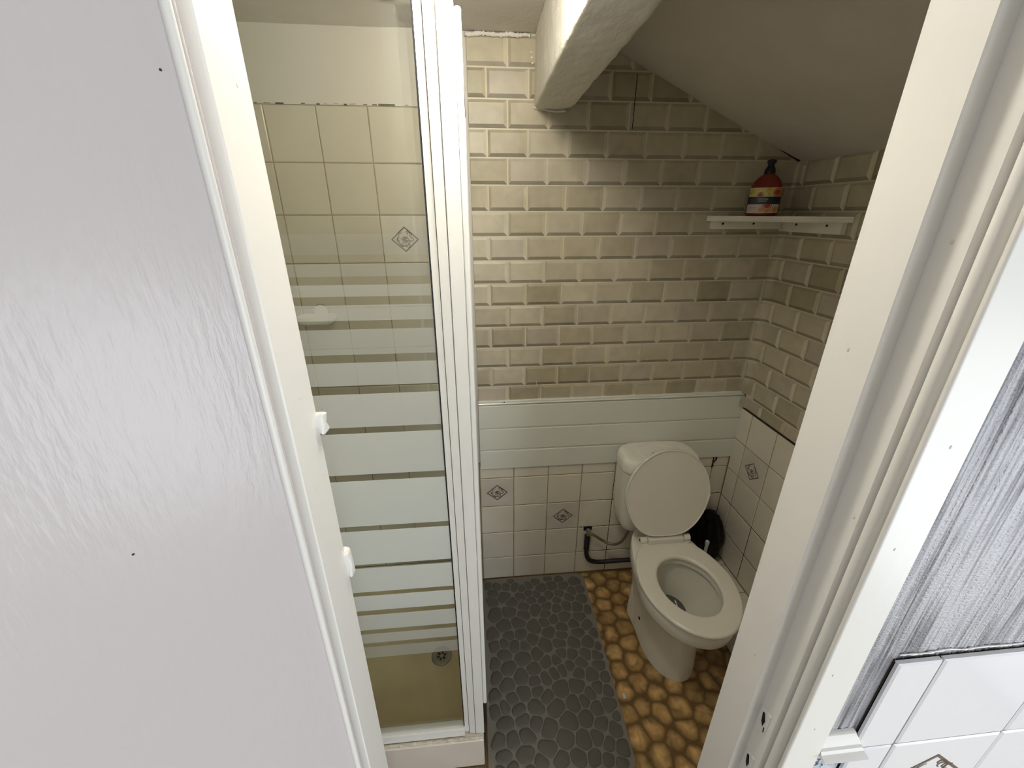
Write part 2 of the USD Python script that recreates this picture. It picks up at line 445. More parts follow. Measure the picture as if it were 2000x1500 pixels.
def ribbon(pts, w, y, closed=False):
    """A flat printed line of width w in the x-z plane, just proud at y."""
    p = np.asarray(pts, float)
    if closed: p = np.vstack([p, p[:1], p[1:2]])
    t = np.gradient(p, axis=0); t /= np.linalg.norm(t, axis=1, keepdims=True) + 1e-9
    w = np.asarray(w) * 1.45
    nrm = np.stack([-t[:, 1], t[:, 0]], 1)
    w = np.broadcast_to(w, (len(p),))[:, None]
    a, b = p + nrm * w / 2, p - nrm * w / 2
    v = np.vstack([np.stack([a[:, 0], np.full(len(a), y), a[:, 1]], 1), np.stack([b[:, 0], np.full(len(a), y), b[:, 1]], 1)])
    n = len(p); f = []
    for i in range(n - 1):
        f += [[i, n + i, n + i + 1], [i, n + i + 1, i + 1]]
    return trimesh.Trimesh(v, f, process=False)

def motif_meshes(y):
    """Diamond with scrolls and an open rose: (brown linework, rose petals)."""
    L, R = [], []
    a, b = 0.0445, 0.0395
    for k, w in ((1.0, 0.0015), (0.93, 0.0011)):
        q = [(-a * k, 0), (0, b * k), (a * k, 0), (0, -b * k)]
        for i in range(4):
            L.append(ribbon(np.linspace(q[i], q[(i + 1) % 4], 6), w, y))
    th = np.linspace(0, 2 * PI, 40)
    sp_ = lambda cx, cz, r0, r1, t0, t1, w: L.append(ribbon(np.stack([cx + np.linspace(r0, r1, 22) * np.cos(np.linspace(t0, t1, 22)), cz + np.linspace(r0, r1, 22) * np.sin(np.linspace(t0, t1, 22))], 1), np.concatenate([np.linspace(.0008, w, 11), np.linspace(w, .0008, 11)]), y))
    sp_(0.000, -0.002, 0.026, 0.021, 1.9, 4.4, 0.0024); sp_(0.000, -0.001, 0.022, 0.017, 3.6, 6.0, 0.0022)
    sp_(-0.021, -0.002, 0.009, 0.002, 0.2, 6.2, 0.0016); sp_(0.022, 0.002, 0.009, 0.002, 3.3, 9.3, 0.0016)
    sp_(-0.008, -0.019, 0.008, 0.002, 0.5, 6.8, 0.0015); sp_(0.010, -0.018, 0.009, 0.003, 2.5, 8.0, 0.0015)
    sp_(0.013, 0.015, 0.010, 0.003, -1.0, 4.2, 0.0016); sp_(0.020, 0.012, 0.007, 0.002, 0.5, 5.0, 0.0014)
    sp_(0.010, 0.021, 0.008, 0.003, -0.5, 3.6, 0.0020); sp_(0.026, 0.007, 0.010, 0.004, 1.2, 4.0, 0.0018)
    for k in range(9):
        t = k * 0.7
        cx, cz = 0.002 + (0.003 + 0.0010 * k) * math.cos(t), -0.001 + (0.003 + 0.0010 * k) * math.sin(t)
        R.append(ribbon(np.stack([cx + 0.0055 * np.cos(th[:20]), cz + 0.0045 * np.sin(th[:20])], 1), 0.0020, y - 0.00005))
        L.append(ribbon(np.stack([cx + 0.007 * np.cos(th[5:22] + t), cz + 0.006 * np.sin(th[5:22] + t)], 1), 0.0008, y - 0.0001))
    return cat_(L), cat_(R)
MOTIF = motif_meshes(-0.0066)

def lay_tile(parent, cx, cz, w, h, plane, axis, m, decor=False, motif_scale=1.0, shift=(0, 0)):
    """axis 'y': on a wall facing -y at y = plane; 'x': on a wall facing -x at x = plane."""
    p = numbered(parent, 'glazed_tile')
    tilt = (rng.uniform(-1, 1) * 0.0012, rng.uniform(-1, 1) * 0.0012)
    t = square_tile(w - 0.003, h - 0.003)
    def place(msh):
        v = msh.vertices.copy()
        v[:, 1] += v[:, 0] * tilt[0] + v[:, 2] * tilt[1]
        if axis == 'y': v2 = np.stack([v[:, 0] + cx, v[:, 1] + plane, v[:, 2] + cz], 1)
        else: v2 = np.stack([v[:, 1] + plane, cx - v[:, 0], v[:, 2] + cz], 1)
        return (v2, np.array(msh.faces))
    usdkit.mesh(stage, p, place(t), M['tile_decor' if decor and m != 'tile_hall' else m])
    if decor:
        keys(stage.GetPrimAtPath(p), 'tile with a printed diamond and rose motif')
        for nm, mm, ms in (('printed_scrollwork', 'motif_line', MOTIF[0]), ('printed_rose', 'motif_rose', MOTIF[1])):
            c = ms.copy(); c.vertices[:, [0, 2]] *= motif_scale; c.vertices[:, 0] += shift[0]; c.vertices[:, 2] += shift[1]
            obj(nm, place(c), mm, p)
    return p

T = 0.15
RZ0 = 0.5806                       # a joint level; every other one is a whole tile away
def tile_field(parent, a_edges, z_edges, plane, axis, m, decor=()):
    for i in range(len(a_edges) - 1):
        for j in range(len(z_edges) - 1):
            a0, a1, z0, z1 = a_edges[i], a_edges[i + 1], z_edges[j], z_edges[j + 1]
            dec = any(abs((a0 + a1) / 2 - da) < 0.03 and abs((z0 + z1) / 2 - dz) < 0.03 for da, dz in decor)
            lay_tile(parent, (a0 + a1) / 2, (z0 + z1) / 2, abs(a1 - a0), z1 - z0, plane, axis, m, dec)

# low tiles of the back wall, behind the toilet
xe = [-0.0038 + T * k for k in range(8)]; xe[0] = 0.0; xe = [x for x in xe if x < XR - 0.02] + [XR - 0.002]
ze = [0.002, RZ0 - 3 * T, RZ0 - 2 * T, RZ0 - T, RZ0, 0.645]
tile_field(wall_b, xe, ze, D + 0.002, 'y', 'tile_white', [(0.0712, 0.5056), (0.3712, 0.3556)])
# shower tiles on the same wall
xs_ = [-0.80, -0.745, -0.595, -0.446, -0.296, -0.1455, -0.012]
zs_ = [RZ0 + T * k for k in range(-3, 10)]; zs_[-1] = 1.932
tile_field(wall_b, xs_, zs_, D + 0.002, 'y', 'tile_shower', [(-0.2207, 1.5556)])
obj('grout', bx(-0.80, XR, D - 0.0018, D + 0.004, 0.0, 0.66), 'grout', wall_b)
obj('grout', bx(-0.80, -0.006, D - 0.0018, D + 0.004, 0.66, 1.934), 'grout', wall_b)
obj('shower_plaster', bx(-0.80, -0.004, D - 0.0060, D + 0.004, 1.9322, 2.13), 'shower_plaster', wall_b)
# crumbling joint above the shower tiles
cr = []
for k in range(34):
    x = -0.64 + 0.49 * k / 33 + nrg.uniform(-.004, .004); w = nrg.uniform(.004, .016); h = nrg.uniform(.001, .0028)
    if nrg.uniform() < 0.62: cr.append(bx(x - w / 2, x + w / 2, D - 0.0072, D - 0.004, 1.9335 + nrg.uniform(-.001, .003) - h / 2, 1.9335 + h / 2 + .001))
cr.append(tm(rbox(-0.262, -0.213, D - 0.0074, D - 0.004, 1.932, 1.9375, .0024)))
obj('cracked_joint', cat_(cr), 'crack_dark', wall_b)
# darker mouldy joints by the toilet
mj = [bx(0.5955 - .0016, 0.5955 + .0016, D - .0022, D, 0.004, RZ0 - .004)]
for z, x0 in ((RZ0 - T, 0.53), (RZ0 - 2 * T, 0.455), (RZ0 - 3 * T, 0.50)):
    mj.append(bx(x0, XR - 0.01, D - .0022, D, z - .0016, z + .0016))
mj.append(bx(0.905, XR - 0.01, D - .009, D, 0.634, 0.639))
mj.append(bx(1.04, 1.044, D - .006, D, 0.575, 0.632))
obj('mouldy_joint', cat_(mj), 'grout_mould', wall_b)
# stain under the cladding
st = tube(spline([(1.052, D - .0052, .632), (1.050, D - .0052, .612), (1.043, D - .0052, .598), (1.046, D - .0052, .585), (1.040, D - .0052, .578)], 24), np.linspace(.004, .0025, 24), 6)
obj('damp_stain', st, 'screw_dark', wall_b)

# low tiles of the right wall
ye = [D - 0.006, 1.408, 1.260, 1.110, 0.960, 0.810, 0.660, 0.510, 0.374]
ze = [0.1355, 0.2775, 0.4265, 0.5765, 0.7285, 0.8765]
tile_field(wall_r, ye, ze, XR + 0.002, 'x', 'tile_white', [(1.334, 0.6525)])
obj('grout', bx(XR - 0.0018, XR + 0.004, 0.374, D, 0.0, 0.8800), 'grout', wall_r)
mj = [bx(XR - .0024, XR, 0.38, D - .004, z - .0016, z + .0016) for z in (0.2775, 0.4265)] + [bx(XR - .0024, XR, 1.2585, 1.2615, 0.136, 0.4265)]
mj.append(bx(XR - .0065, XR, 0.38, 1.47, 0.8765, 0.8800))
obj('mouldy_joint', cat_(mj), 'grout_mould', wall_r)
# skirting ledge of tiles along the foot of the right wall
led = thing('tiled_ledge', 'low tiled ledge along the foot of the right wall', 'ledge')
obj('body', bx(0.985, XR - 0.002, 0.376, D - 0.008, 0.0, 0.1295), 'grout', led)
yy = [D - 0.008, 1.345, 1.195, 1.045, 0.895, 0.745, 0.595, 0.445, 0.376]
for a, b in zip(yy[:-1], yy[1:]):
    obj('tile', rbox(0.983, XR - 0.004, b + .0015, a - .0015, 0.1290, 0.1345, 0.002), 'tile_white', led)
    obj('tile', rbox(0.979, 0.985, b + .0015, a - .0015, 0.001, 0.1285, 0.002), 'tile_white', led)

# ---- floor
fl = thing('floor', 'brown cobble-patterned vinyl floor', 'floor', kind='structure')
obj('vinyl_sheet', bx(-0.80, XR, 0.372, D, -0.02, 0.0), 'vinyl_joint', fl)
pts = []
dx, dy = 0.074, 0.064
for j in range(-4, 26):
    for i in range(-6, 22):
        u, v = i * dx + (j % 2) * dx / 2, j * dy
        a = math.radians(24)
        x, y = u * math.cos(a) - v * math.sin(a) + 0.42, u * math.sin(a) + v * math.cos(a) + 0.12
        pts.append((x + nrg.uniform(-.017, .017), y + nrg.uniform(-.017, .017)))
vis = Polygon([(0.36, 0.40), (0.98, 0.40), (0.98, D - .006), (0.40, D - .006), (0.36, 0.9)])
cells = voronoi_diagram(MultiPoint(pts), envelope=sbox(-1, -1, 3, 3))
def pillow(poly, z0, levels, cols):
    """A soft pad over the polygon: rings shrink towards the middle as they rise."""
    c = np.array(poly.centroid.coords[0])
    ring = np.array(poly.exterior.coords)[:-1]
    if Polygon(ring).exterior.is_ccw is False: ring = ring[::-1]
    d = np.concatenate([[0], np.cumsum(np.linalg.norm(np.diff(np.vstack([ring, ring[:1]]), axis=0), axis=1))])
    t = np.linspace(0, d[-1], 19)[:-1]
    rr = np.vstack([ring, ring[:1]])
    ring = np.stack([np.interp(t, d, rr[:, 0]), np.interp(t, d, rr[:, 1])], 1)
    rings, cc = [], []
    for (k, h), col in zip(levels, cols):
        q = c + (ring - c) * k
        rings.append(np.column_stack([q, np.full(len(q), z0 + h)])); cc += [col] * len(q)
    m = loft(rings, cap0=False, cap1=True); cc.append(cols[-1])
    return m, cc
n_c = 0
for g in cells.geoms:
    p = g.intersection(vis)
    if p.is_empty or p.area < 0.0006 or p.geom_type != 'Polygon': continue
    q = p.buffer(-0.012).buffer(0.0105, quad_segs=4)
    if q.is_empty or q.geom_type != 'Polygon': continue
    tone = nrg.uniform(0.72, 1.25); hue = nrg.uniform(-.02, .02)
    base = np.array((0.56 + hue, 0.375, 0.165)) * tone
    edge = np.array((0.215, 0.130, 0.048))
    m, cc = pillow(q, 0.0, [(1.0, 0.0), (0.96, 0.0006), (0.72, 0.0013), (0.45, 0.0016), (0.2, 0.0017)], [edge * .7, edge, base * .55 + edge * .45, base * .9 + edge * .1, base * 1.08])
    obj('cobble', m, 'vinyl_cobble', fl, smooth=True, colors=cc)
    n_c += 1
# small white crumb on the floor
obj('paper_scrap', tm(rbox(0.492, 0.503, 0.905, 0.925, 0.0025, 0.0055, .0018)), 'brush_white', '/World', label='tiny white scrap on the brown floor beside the grey mat', cat='scrap')

# ---- ceiling: flat to the left, sloping down to the right wall
ce = thing('ceiling', 'white plaster ceiling, flat on the left and sloping on the right', 'ceiling', kind='structure')
def grid_sheet(f, us, vs):
    v = np.array([f(u, w) for u in us for w in vs]); n = len(vs); fc = []
    for i in range(len(us) - 1):
        for j in range(n - 1):
            fc += [[i * n + j, (i + 1) * n + j, (i + 1) * n + j + 1], [i * n + j, (i + 1) * n + j + 1, i * n + j + 1]]
    return trimesh.Trimesh(v, fc, process=False)
def wob(x, y, s): return (meshkit.fbm(np.array([[x * 6, y * 6, s]]), 3)[0] - .5) * 0.006
us, vs = np.linspace(-0.80, SL_X0, 24), np.linspace(YF - .0, D, 24)
obj('flat_panel', cat_([grid_sheet(lambda x, y: (x, y, CEIL + wob(x, y, 1.0)), us, vs), bx(-0.80, XR + .1, YF, D + .1, 2.135, 2.16)]), 'plaster', ce, smooth=50)
us = np.linspace(0, 1, 26)
obj('sloped_panel', grid_sheet(lambda t, y: (SL_X0 + (SL_X1 - SL_X0) * t, y, SL_Z0 + (SL_Z1 - SL_Z0) * t + wob(t, y, 5.0) * .8), us, vs), 'plaster', ce, smooth=50)

obj('damp_joint', tube(spline([(XR - .10, D - .0055, SL_Z1 + .0455), (XR - .06, D - .006, SL_Z1 + .0265), (XR - .025, D - .0085, SL_Z1 + .0105), (XR - .010, D - .012, SL_Z1 + .0025)], 24), np.linspace(.0012, .0042, 24), 8), 'screw_dark', ce, smooth=True)

# ---- beam: rough plastered, runs from the back wall towards the door
bm = thing('beam', 'rough white plastered beam jutting down between flat and sloped ceiling', 'beam')
ys_ = np.linspace(D - 0.004, 0.376, 64)
def beam_ring(y):
    k = (D - y) * 0.030
    rt = 0.0 if y > D - 0.03 else 0.016
    p = np.array([(0.2065 - k, 2.118), (0.2065 - k, 1.960), (0.2070 - k, 1.941), (0.2100 - k, 1.9355), (0.2180 - k, 1.9335), (0.262 - k, 1.9315), (0.298 - k + rt, 1.9305), (0.305 - k + rt, 1.934), (0.308 - k + rt, 1.945), (0.318 - k + rt, 2.118)])
    q = []
    for i in range(len(p) - 1):
        n = 8 if i in (0, 8) else (6 if i in (4, 5) else 2)
        for t in range(n): q.append(p[i] + (p[i + 1] - p[i]) * t / n)
    q.append(p[-1])
    q = np.array(q)
    c = np.array([0.26 - k, 2.03])
    nz = (meshkit.fbm(np.column_stack([q * 26, np.full(len(q), y * 26)]), 4, 3) - .5) * 0.007
    nz += (meshkit.noise(np.column_stack([q * 120, np.full(len(q), y * 120)]), 9) - .5) * 0.0022
    dr = q - c; dr /= np.linalg.norm(dr, axis=1, keepdims=True)
    q = q + dr * nz[:, None]
    return np.column_stack([q[:, 0], np.full(len(q), y), q[:, 1]])
bmesh = loft([beam_ring(y) for y in ys_]); bmesh.fix_normals()
obj('plastered_timber', bmesh, 'beam_plaster', bm, smooth=60)
obj('filler_bead', tube(spline([(0.205, D - .006, 1.936), (0.24, D - .007, 1.931), (0.28, D - .007, 1.927), (0.305, D - .007, 1.929)], 20), .0035, 8), 'beam_plaster', bm, smooth=True)
# filler along the ceiling joint of the papered wall
obj('ceiling_filler', tube(spline([(0.002 + .021 * k, D - .007, 2.113 + .003 * nrg.uniform(-1, 1)) for k in range(10)], 60), .0055 + .002 * nrg.uniform(-1, 1, 60), 8), 'beam_plaster', wall_b, smooth=True)
ch = []
for x, z, r in ((0.196, 2.062, .004), (0.199, 2.048, .0035), (0.186, 2.036, .002), (0.1945, 2.075, .003), (0.183, 2.028, .0015)):
    s = trimesh.creation.icosphere(1, r); s.vertices *= (1, .4, .8); s.apply_translation((x, D - .0045, z)); ch.append(s)
obj('paint_splash', cat_(ch), 'beam_plaster', wall_b, smooth=True)

# ---- left wall of the shower, wall round the door
wl = thing('wall_left', 'cream tiled left wall of the shower', 'wall', kind='structure')
obj('plaster', bx(-0.90, -0.802, 0.372, D + .1, 0, 2.2), 'shower_plaster', wl)
for j in range(12):
    for i in range(7):
        y1 = D - .01 - i * T
        t = square_tile(min(T, 10) - .003, T - .003)
        v = t.vertices.copy()
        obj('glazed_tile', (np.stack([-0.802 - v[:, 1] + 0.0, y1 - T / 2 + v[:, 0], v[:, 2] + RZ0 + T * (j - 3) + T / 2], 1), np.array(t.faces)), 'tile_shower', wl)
wf = thing('wall_front', 'wall of the doorway with the door opening', 'wall', kind='structure')
obj('masonry', bx(-1.30, XL - 0.036, YF - 0.045, YF, 0, 2.45), 'plaster', wf)
obj('masonry', bx(X2 + 0.0425, 1.90, 0.2906, YF, 0, 2.45), 'plaster', wf)
obj('masonry', bx(XL - 0.036, X2 + 0.037, 0.300, YF, 2.125, 2.45), 'plaster', wf)

# ---- the lamp's fitting under the ceiling
lf = thing('ceiling_lamp', 'small round lamp under the bathroom ceiling just inside the door', 'lamp', (0.05, 0.68, 0))
obj('base_plate', lathe([(.052, 2.1065), (.055, 2.109), (.055, 2.117), (.050, 2.1185)], 32), 'frame_white', lf, smooth=40)

# ------------------------------------------------------------------ door frame
df = thing('door_frame', 'white painted door frame with stops, round bead and strike holes', 'door frame')
bead = [(X2 + .0052 - .0072 * math.sin(t), .2793 + .0066 * math.cos(t)) for t in np.linspace(0, PI, 14)]
prof = [(XS + .0012, YF), (XS, YF - .0012), (XS, YS + .0012), (XS + .0012, YS), (X2, YS), (X2, 0.2912), (X2 + .0012, 0.2904), (X2 + .0075, 0.2890), (X2 + .0075, .2866)] + bead + \
       [(X2 + .0090, .2722), (X2 + .0090, .2668)]
arris = [(0.3690 - .0025 * math.cos(t), .2645 - .0025 * math.sin(t)) for t in np.linspace(0, PI / 2, 8)]
prof += [(0.3667, .2668)] + arris + [(0.4105, .262), (0.4120, .2635), (0.4120, .290), (0.4120, .300), (X2 + .036, .300), (X2 + .036, YF)]
obj('jamb', prism(Polygon(prof).buffer(0), 0.0, 2.075), 'frame_paint', df, smooth=35)
profl = [(XL - .0012, YF), (XL, YF - .0012), (XL, YS + .0012), (XL - .0012, YS), (XL - .0158, YS), (XL - .0158, .3275), (XL - .036, .3275), (XL - .036, YF)]
obj('jamb', prism(Polygon(profl[::-1]), 0.0, 2.075), 'frame_paint', df, smooth=35)
obj('head', bx(XL, X2, 0.29, YF, 2.075, 2.125), 'frame_paint', df)
# lumps of old hardware painted over on the far edge of the left stop
for z0, z1, w in ((1.440, 1.462, .007), (1.252, 1.290, .0055)):
    b = tm(rbox(XL - .008, XL + w, YF - .004, YF + .006, z0, z1, .003, 10)).subdivide()
    b.vertices += (meshkit.noise(b.vertices * 160, 4)[:, None] - .5) * .004
    obj('catch_plate', b, 'frame_paint', df, smooth=50)
# strike plates sunk in the right rebate, painted over, their slots black
for zc, hh in ((1.009, .020), (0.912, .020)):
    plate = tm(rbox(X2 - .0013, X2 + .001, .2985, .3145, zc - hh, zc + hh, .0009, 6))
    hole = trimesh.creation.cylinder(radius=1, height=.0012, sections=6)
    sp2 = obj('strike_plate', plate, 'frame_paint', df)
    q = Polygon([(.3035, zc + .001), (.3075, zc + .0135), (.3105, zc + .0115), (.3085, zc - .004), (.3050, zc - .010)])
    obj('latch_hole', extr(q, 'x', X2 - .0018, X2 - .0011), 'void_black', sp2)
    q2 = Polygon([(.3005, zc - .0165), (.3015, zc - .008), (.3028, zc - .009), (.3018, zc - .0175)])
    obj('latch_hole', extr(q2, 'x', X2 - .0018, X2 - .0011), 'void_black', sp2)
def dot(x, y, z, r, nrm):
    c = trimesh.creation.icosphere(1, r)
    return c.apply_translation((x, y, z)) or c
chips = []
for y, z in ((.296, 1.36), (.304, 1.62), (.349, 1.90), (.335, 1.10), (.345, 1.52)):
    c = trimesh.creation.icosphere(1, 1.0); c.vertices *= (.0006, .0015, .0024); c.apply_translation((X2 if y < YS else XS, y, z)); chips.append(c)
for x, z in ((.383, 1.35), (.391, 1.46), (.379, 1.17), (.388, 1.07)):
    c = trimesh.creation.icosphere(1, 1.0); c.vertices *= (.0012, .0006, .0020); c.apply_translation((x, .262, z)); chips.append(c)
for y, z in ((.345, 1.49), (.338, 1.40), (.352, 1.72), (.36, 1.40)):
    c = trimesh.creation.icosphere(1, 1.0); c.vertices *= (.0005, .001, .0014); c.apply_translation((XL, y, z)); chips.append(c)
obj('paint_chip', cat_(chips), 'plaster', df, smooth=True)

# ------------------------------------------------------------------ door leaf, opened towards the viewer
u = np.array([math.cos(math.radians(230)), math.sin(math.radians(230))]); nn = np.array([-u[1], u[0]])   # nn points to the back of the leaf
C = np.array([-0.1430, 0.2800])
if nn @ (-C) > 0: nn = -nn
dr = thing('door_leaf', 'white gloss-painted door leaf standing open at the left', 'door')
def leaf_pt(l, t): return C + u * l + nn * t
pr = []
for l0, t0, sgn in ((0.0, 0.0, 0), (0.0, .034, 1), (0.505, .034, 2), (0.505, 0.0, 3)):
    cx_, cz_ = l0 + (.003 if l0 == 0 else -.003), t0 + (.003 if t0 == 0 else -.003)
    a0 = {0: -PI / 2, 1: PI, 2: PI / 2, 3: 0}[sgn]
    for k in range(5):
        a = a0 - k * PI / 8
        pr.append(leaf_pt(cx_ + .003 * math.cos(a), cz_ + .003 * math.sin(a)))
leafp = Polygon(pr).convex_hull
lm = prism(leafp, 0.012, 2.07)
obj('panel', lm, 'door_paint', dr, smooth=35)
# the painted bead along the hinge edge
b0 = leaf_pt(0.006, -0.0002)
obj('edge_bead', tube([(b0[0], b0[1], 0.02), (b0[0], b0[1], 1.0), (b0[0], b0[1], 2.06)], .0030, 10), 'frame_paint', dr, smooth=True)
for l, z in ((0.0968, 1.4546), (0.0155, 1.707)):
    q = leaf_pt(l, 0); c = trimesh.creation.icosphere(1, .0007); c.apply_translation((q[0], q[1], z))
    obj('speck', c, 'crack_dark', dr)

# ------------------------------------------------------------------ hall side of the wall, right of the door
wh = thing('wall_hall', 'hall wall right of the door with silver striped wallpaper above tiles', 'wall', kind='structure')
xs2 = [0.4122]; r2 = random.Random(3)
yv = []
while xs2[-1] < 1.35: xs2.append(xs2[-1] + r2.choice([.0012, .0016, .0022, .003]))
prof = [(x, .2752 - (r2.uniform(0.0, .0013) if r2.random() < .75 else 0)) for x in xs2]
vv, ff = [], []
for zz in (0.0, 2.45):
    vv += [(x, y, zz) for x, y in prof]
n = len(prof)
for i in range(n - 1): ff += [[i, i + 1, n + i + 1], [i, n + i + 1, n + i]]
obj('striped_wallpaper', (np.array(vv), np.array(ff)), 'silver_paper', wh, smooth=60)
obj('plaster_core', bx(0.4122, 1.90, .2756, .2905, 0, 2.45), 'hall_wall', wh)
obj('tile_backing', bx(0.4655, 1.40, .2715, .2745, 0.0, 1.1660), 'grout_mould', wh)
hx = [0.4640] + [0.5220 + 0.1575 * k for k in range(6)]
HZ1 = 1.0035
hz = [HZ1 - .1607 * k for k in range(7)][::-1]; hz = [0.002] + [z for z in hz if z > 0.02] + [1.1690]
for i in range(len(hx) - 1):
    for j in range(len(hz) - 1):
        dec = i == 1 and abs(hz[j + 1] - HZ1) < .01
        lay_tile(wh, (hx[i] + hx[i + 1]) / 2, (hz[j] + hz[j + 1]) / 2, hx[i + 1] - hx[i], hz[j + 1] - hz[j], .2725, 'y', 'tile_hall', dec, 1.12)
fz = [(1.3, .2735)]
obj('paint_edge', tube(spline([(0.470 + .02 * k, .2738, 1.1745 + .0016 * r2.uniform(-1, 1)) for k in range(44)], 300), .0012 + .0005 * nrg.uniform(-1, 1, 300), 6), 'frame_paint', wh, smooth=True)
obj('marbled_paper', bx(0.4122, 0.4640, .2732, .2745, 0.0, 1.009), 'marbled_paper', wh)
rail = [(.2745, 0.997), (.2560, 0.9972), (.2530, 0.9990), (.2560, 1.0015), (.2605, 1.0040), (.2625, 1.0110), (.2612, 1.0135), (.2640, 1.0155), (.2660, 1.0240), (.2690, 1.0300), (.2705, 1.0325), (.2690, 1.0350), (.2712, 1.0370), (.2745, 1.0375)]
rail = [(y, 1.0375 - (1.0375 - z) * .72) for y, z in rail]
rm = extr(Polygon(rail[::-1]), 'x', 0.4123, 0.4730)
vv_ = rm.vertices; far = vv_[:, 0] > .44
vv_[far, 0] = .4600 + (1.0375 - vv_[far, 2]) * .42      # its right end splays outwards towards the foot
obj('rail_moulding', rm, 'frame_paint', wh, smooth=30, label='short end of white moulded rail between door casing and tiles')

# the rest of the hall, behind and beside the viewer
obj('wall_hall_left', bx(-1.40, -1.30, -1.8, YF, 0, 2.45), 'hall_wall', kind='structure', label='plain white hall wall left of the viewer', cat='wall')
obj('wall_hall_behind', cat_([bx(-1.40, .52, -1.9, -1.8, 0, 2.45), bx(1.38, 2.0, -1.9, -1.8, 0, 2.45), bx(.52, 1.38, -1.9, -1.8, 1.78, 2.45)]), 'hall_wall', kind='structure', label='plain white hall wall behind the viewer', cat='wall')
w2 = thing('door_1', 'white framed glazed entrance door behind the viewer', 'door', kind='structure')
obj('door_rails', cat_([bx(.52, .55, -1.87, -1.82, 0, 1.78), bx(1.35, 1.38, -1.87, -1.82, 0, 1.78), bx(.55, 1.35, -1.87, -1.82, 0, .14), bx(.55, 1.35, -1.87, -1.82, 1.75, 1.78)]), 'frame_white', w2)
obj('pane', bx(.55, 1.35, -1.848, -1.843, .14, 1.75), 'glass', w2)
wrr = thing('wall_hall_right', 'plain white hall wall with the window', 'wall', kind='structure')
obj('masonry', cat_([bx(1.90, 2.0, -1.8, -1.53, 0, 2.45), bx(1.90, 2.0, -.37, .30, 0, 2.45), bx(1.90, 2.0, -1.53, -.37, 0, .13), bx(1.90, 2.0, -1.53, -.37, 1.31, 2.45)]), 'hall_wall', wrr)
w1 = thing('window_1', 'white framed hall window', 'window', kind='structure')
obj('window_frame', cat_([bx(1.92, 1.97, -1.53, -1.48, .13, 1.31), bx(1.92, 1.97, -.42, -.37, .13, 1.31), bx(1.92, 1.97, -1.48, -.42, .13, .18), bx(1.92, 1.97, -1.48, -.42, 1.26, 1.31), bx(1.92, 1.97, -.975, -.925, .18, 1.26)]), 'frame_white', w1)
obj('pane', bx(1.943, 1.947, -1.48, -.42, .18, 1.26), 'glass', w1)
obj('ceiling_hall', bx(-1.40, 2.0, -1.9, .30, 2.45, 2.5), 'hall_wall', kind='structure', label='plain white hall ceiling', cat='ceiling')
obj('floor_hall', bx(-1.40, 2.0, -1.9, YF, -.03, -.001), 'grout', kind='structure', label='plain hall floor under the viewer', cat='floor')

# ------------------------------------------------------------------ shower enclosure and tray
YG = 0.790
sh = thing('shower_enclosure', 'white framed glass shower screen with frosted stripes', 'shower screen')
Z0 = 0.1385
post = [(-0.0745, .800), (-0.0745, .7845), (-0.0618, .7835), (-0.0616, .7890), (-0.0602, .7890), (-0.0600, .7790), (-0.0428, .7775), (-0.0425, .7840), (-0.0408, .7840), (-0.0405, .7770), (-0.0165, .7765), (-0.0150, .7780), (-0.0150, .812), (-0.0745, .812)]
obj('post', prism(Polygon(post[::-1]), Z0, 2.110), 'frame_white', sh, smooth=25)
obj('bottom_rail', extr(Polygon([(.776, Z0), (.772, Z0 + .004), (.776, .1655), (.780, .1675), (.803, .1675), (.803, Z0)]), 'x', -0.798, -0.0747), 'frame_white', sh, smooth=25)
obj('top_rail', bx(-0.798, -0.0747, .778, .803, 2.075, 2.110), 'frame_white', sh)
gl = obj('glass_pane', bx(-0.797, -0.0742, YG - .0025, YG + .0025, .166, 2.076), 'glass', sh)
obj('glass_gasket', bx(-0.0775, -0.0746, YG - .005, YG + .005, .1675, 2.075), 'rubber_black', sh)
gaps = [(1.571, 1.555), (1.533, 1.518), (1.497, 1.481), (1.452, 1.435), (1.385, 1.368), (1.320, 1.301), (1.226, 1.211), (1.109, 1.092), (0.967, 0.952), (0.850, 0.837), (0.759, 0.745), (0.694, 0.677), (0.623, 0.607), (0.573, 0.557)]
ops = [0.06, 0.14, 0.22, 0.28, 0.33, 0.42, 0.58, 0.80, 1.0, 1.08, 1.05, 0.95, 0.70, 0.42, 0.22]
edges = [(1.605, gaps[0][0])] + [(gaps[k][1], gaps[k + 1][0]) for k in range(len(gaps) - 1)] + [(gaps[-1][1], 0.515)]
for (za, zb), o in zip(edges, ops):
    obj('frosted_band', bx(-0.797, -0.0778, YG - .0034, YG - .0027, zb, za), frost(o * .82), gl)
# return side of the enclosure, seen edge on, hung above the tray
obj('side_stile', tm(rbox(-0.0147, -0.0035, .7790, .7990, 0.278, 1.922, .0035, 10)), 'frame_white', sh, smooth=40)
obj('side_pane', bx(-0.0115, -0.0070, .7995, 1.464, 0.300, 1.905), 'glass', sh)
obj('side_rail', bx(-0.0140, -0.0045, .7995, 1.464, 0.278, 0.300), 'frame_white', sh)
obj('side_rail', bx(-0.0140, -0.0045, .7995, 1.464, 1.905, 1.922), 'frame_white', sh)
obj('side_stile', bx(-0.0140, -0.0045, 1.464, 1.482, 0.278, 1.922), 'frame_white', sh)
obj('side_seal', bx(-0.0120, -0.0065, .8005, 1.482, 0.1385, 0.2778), 'rubber_black', sh)

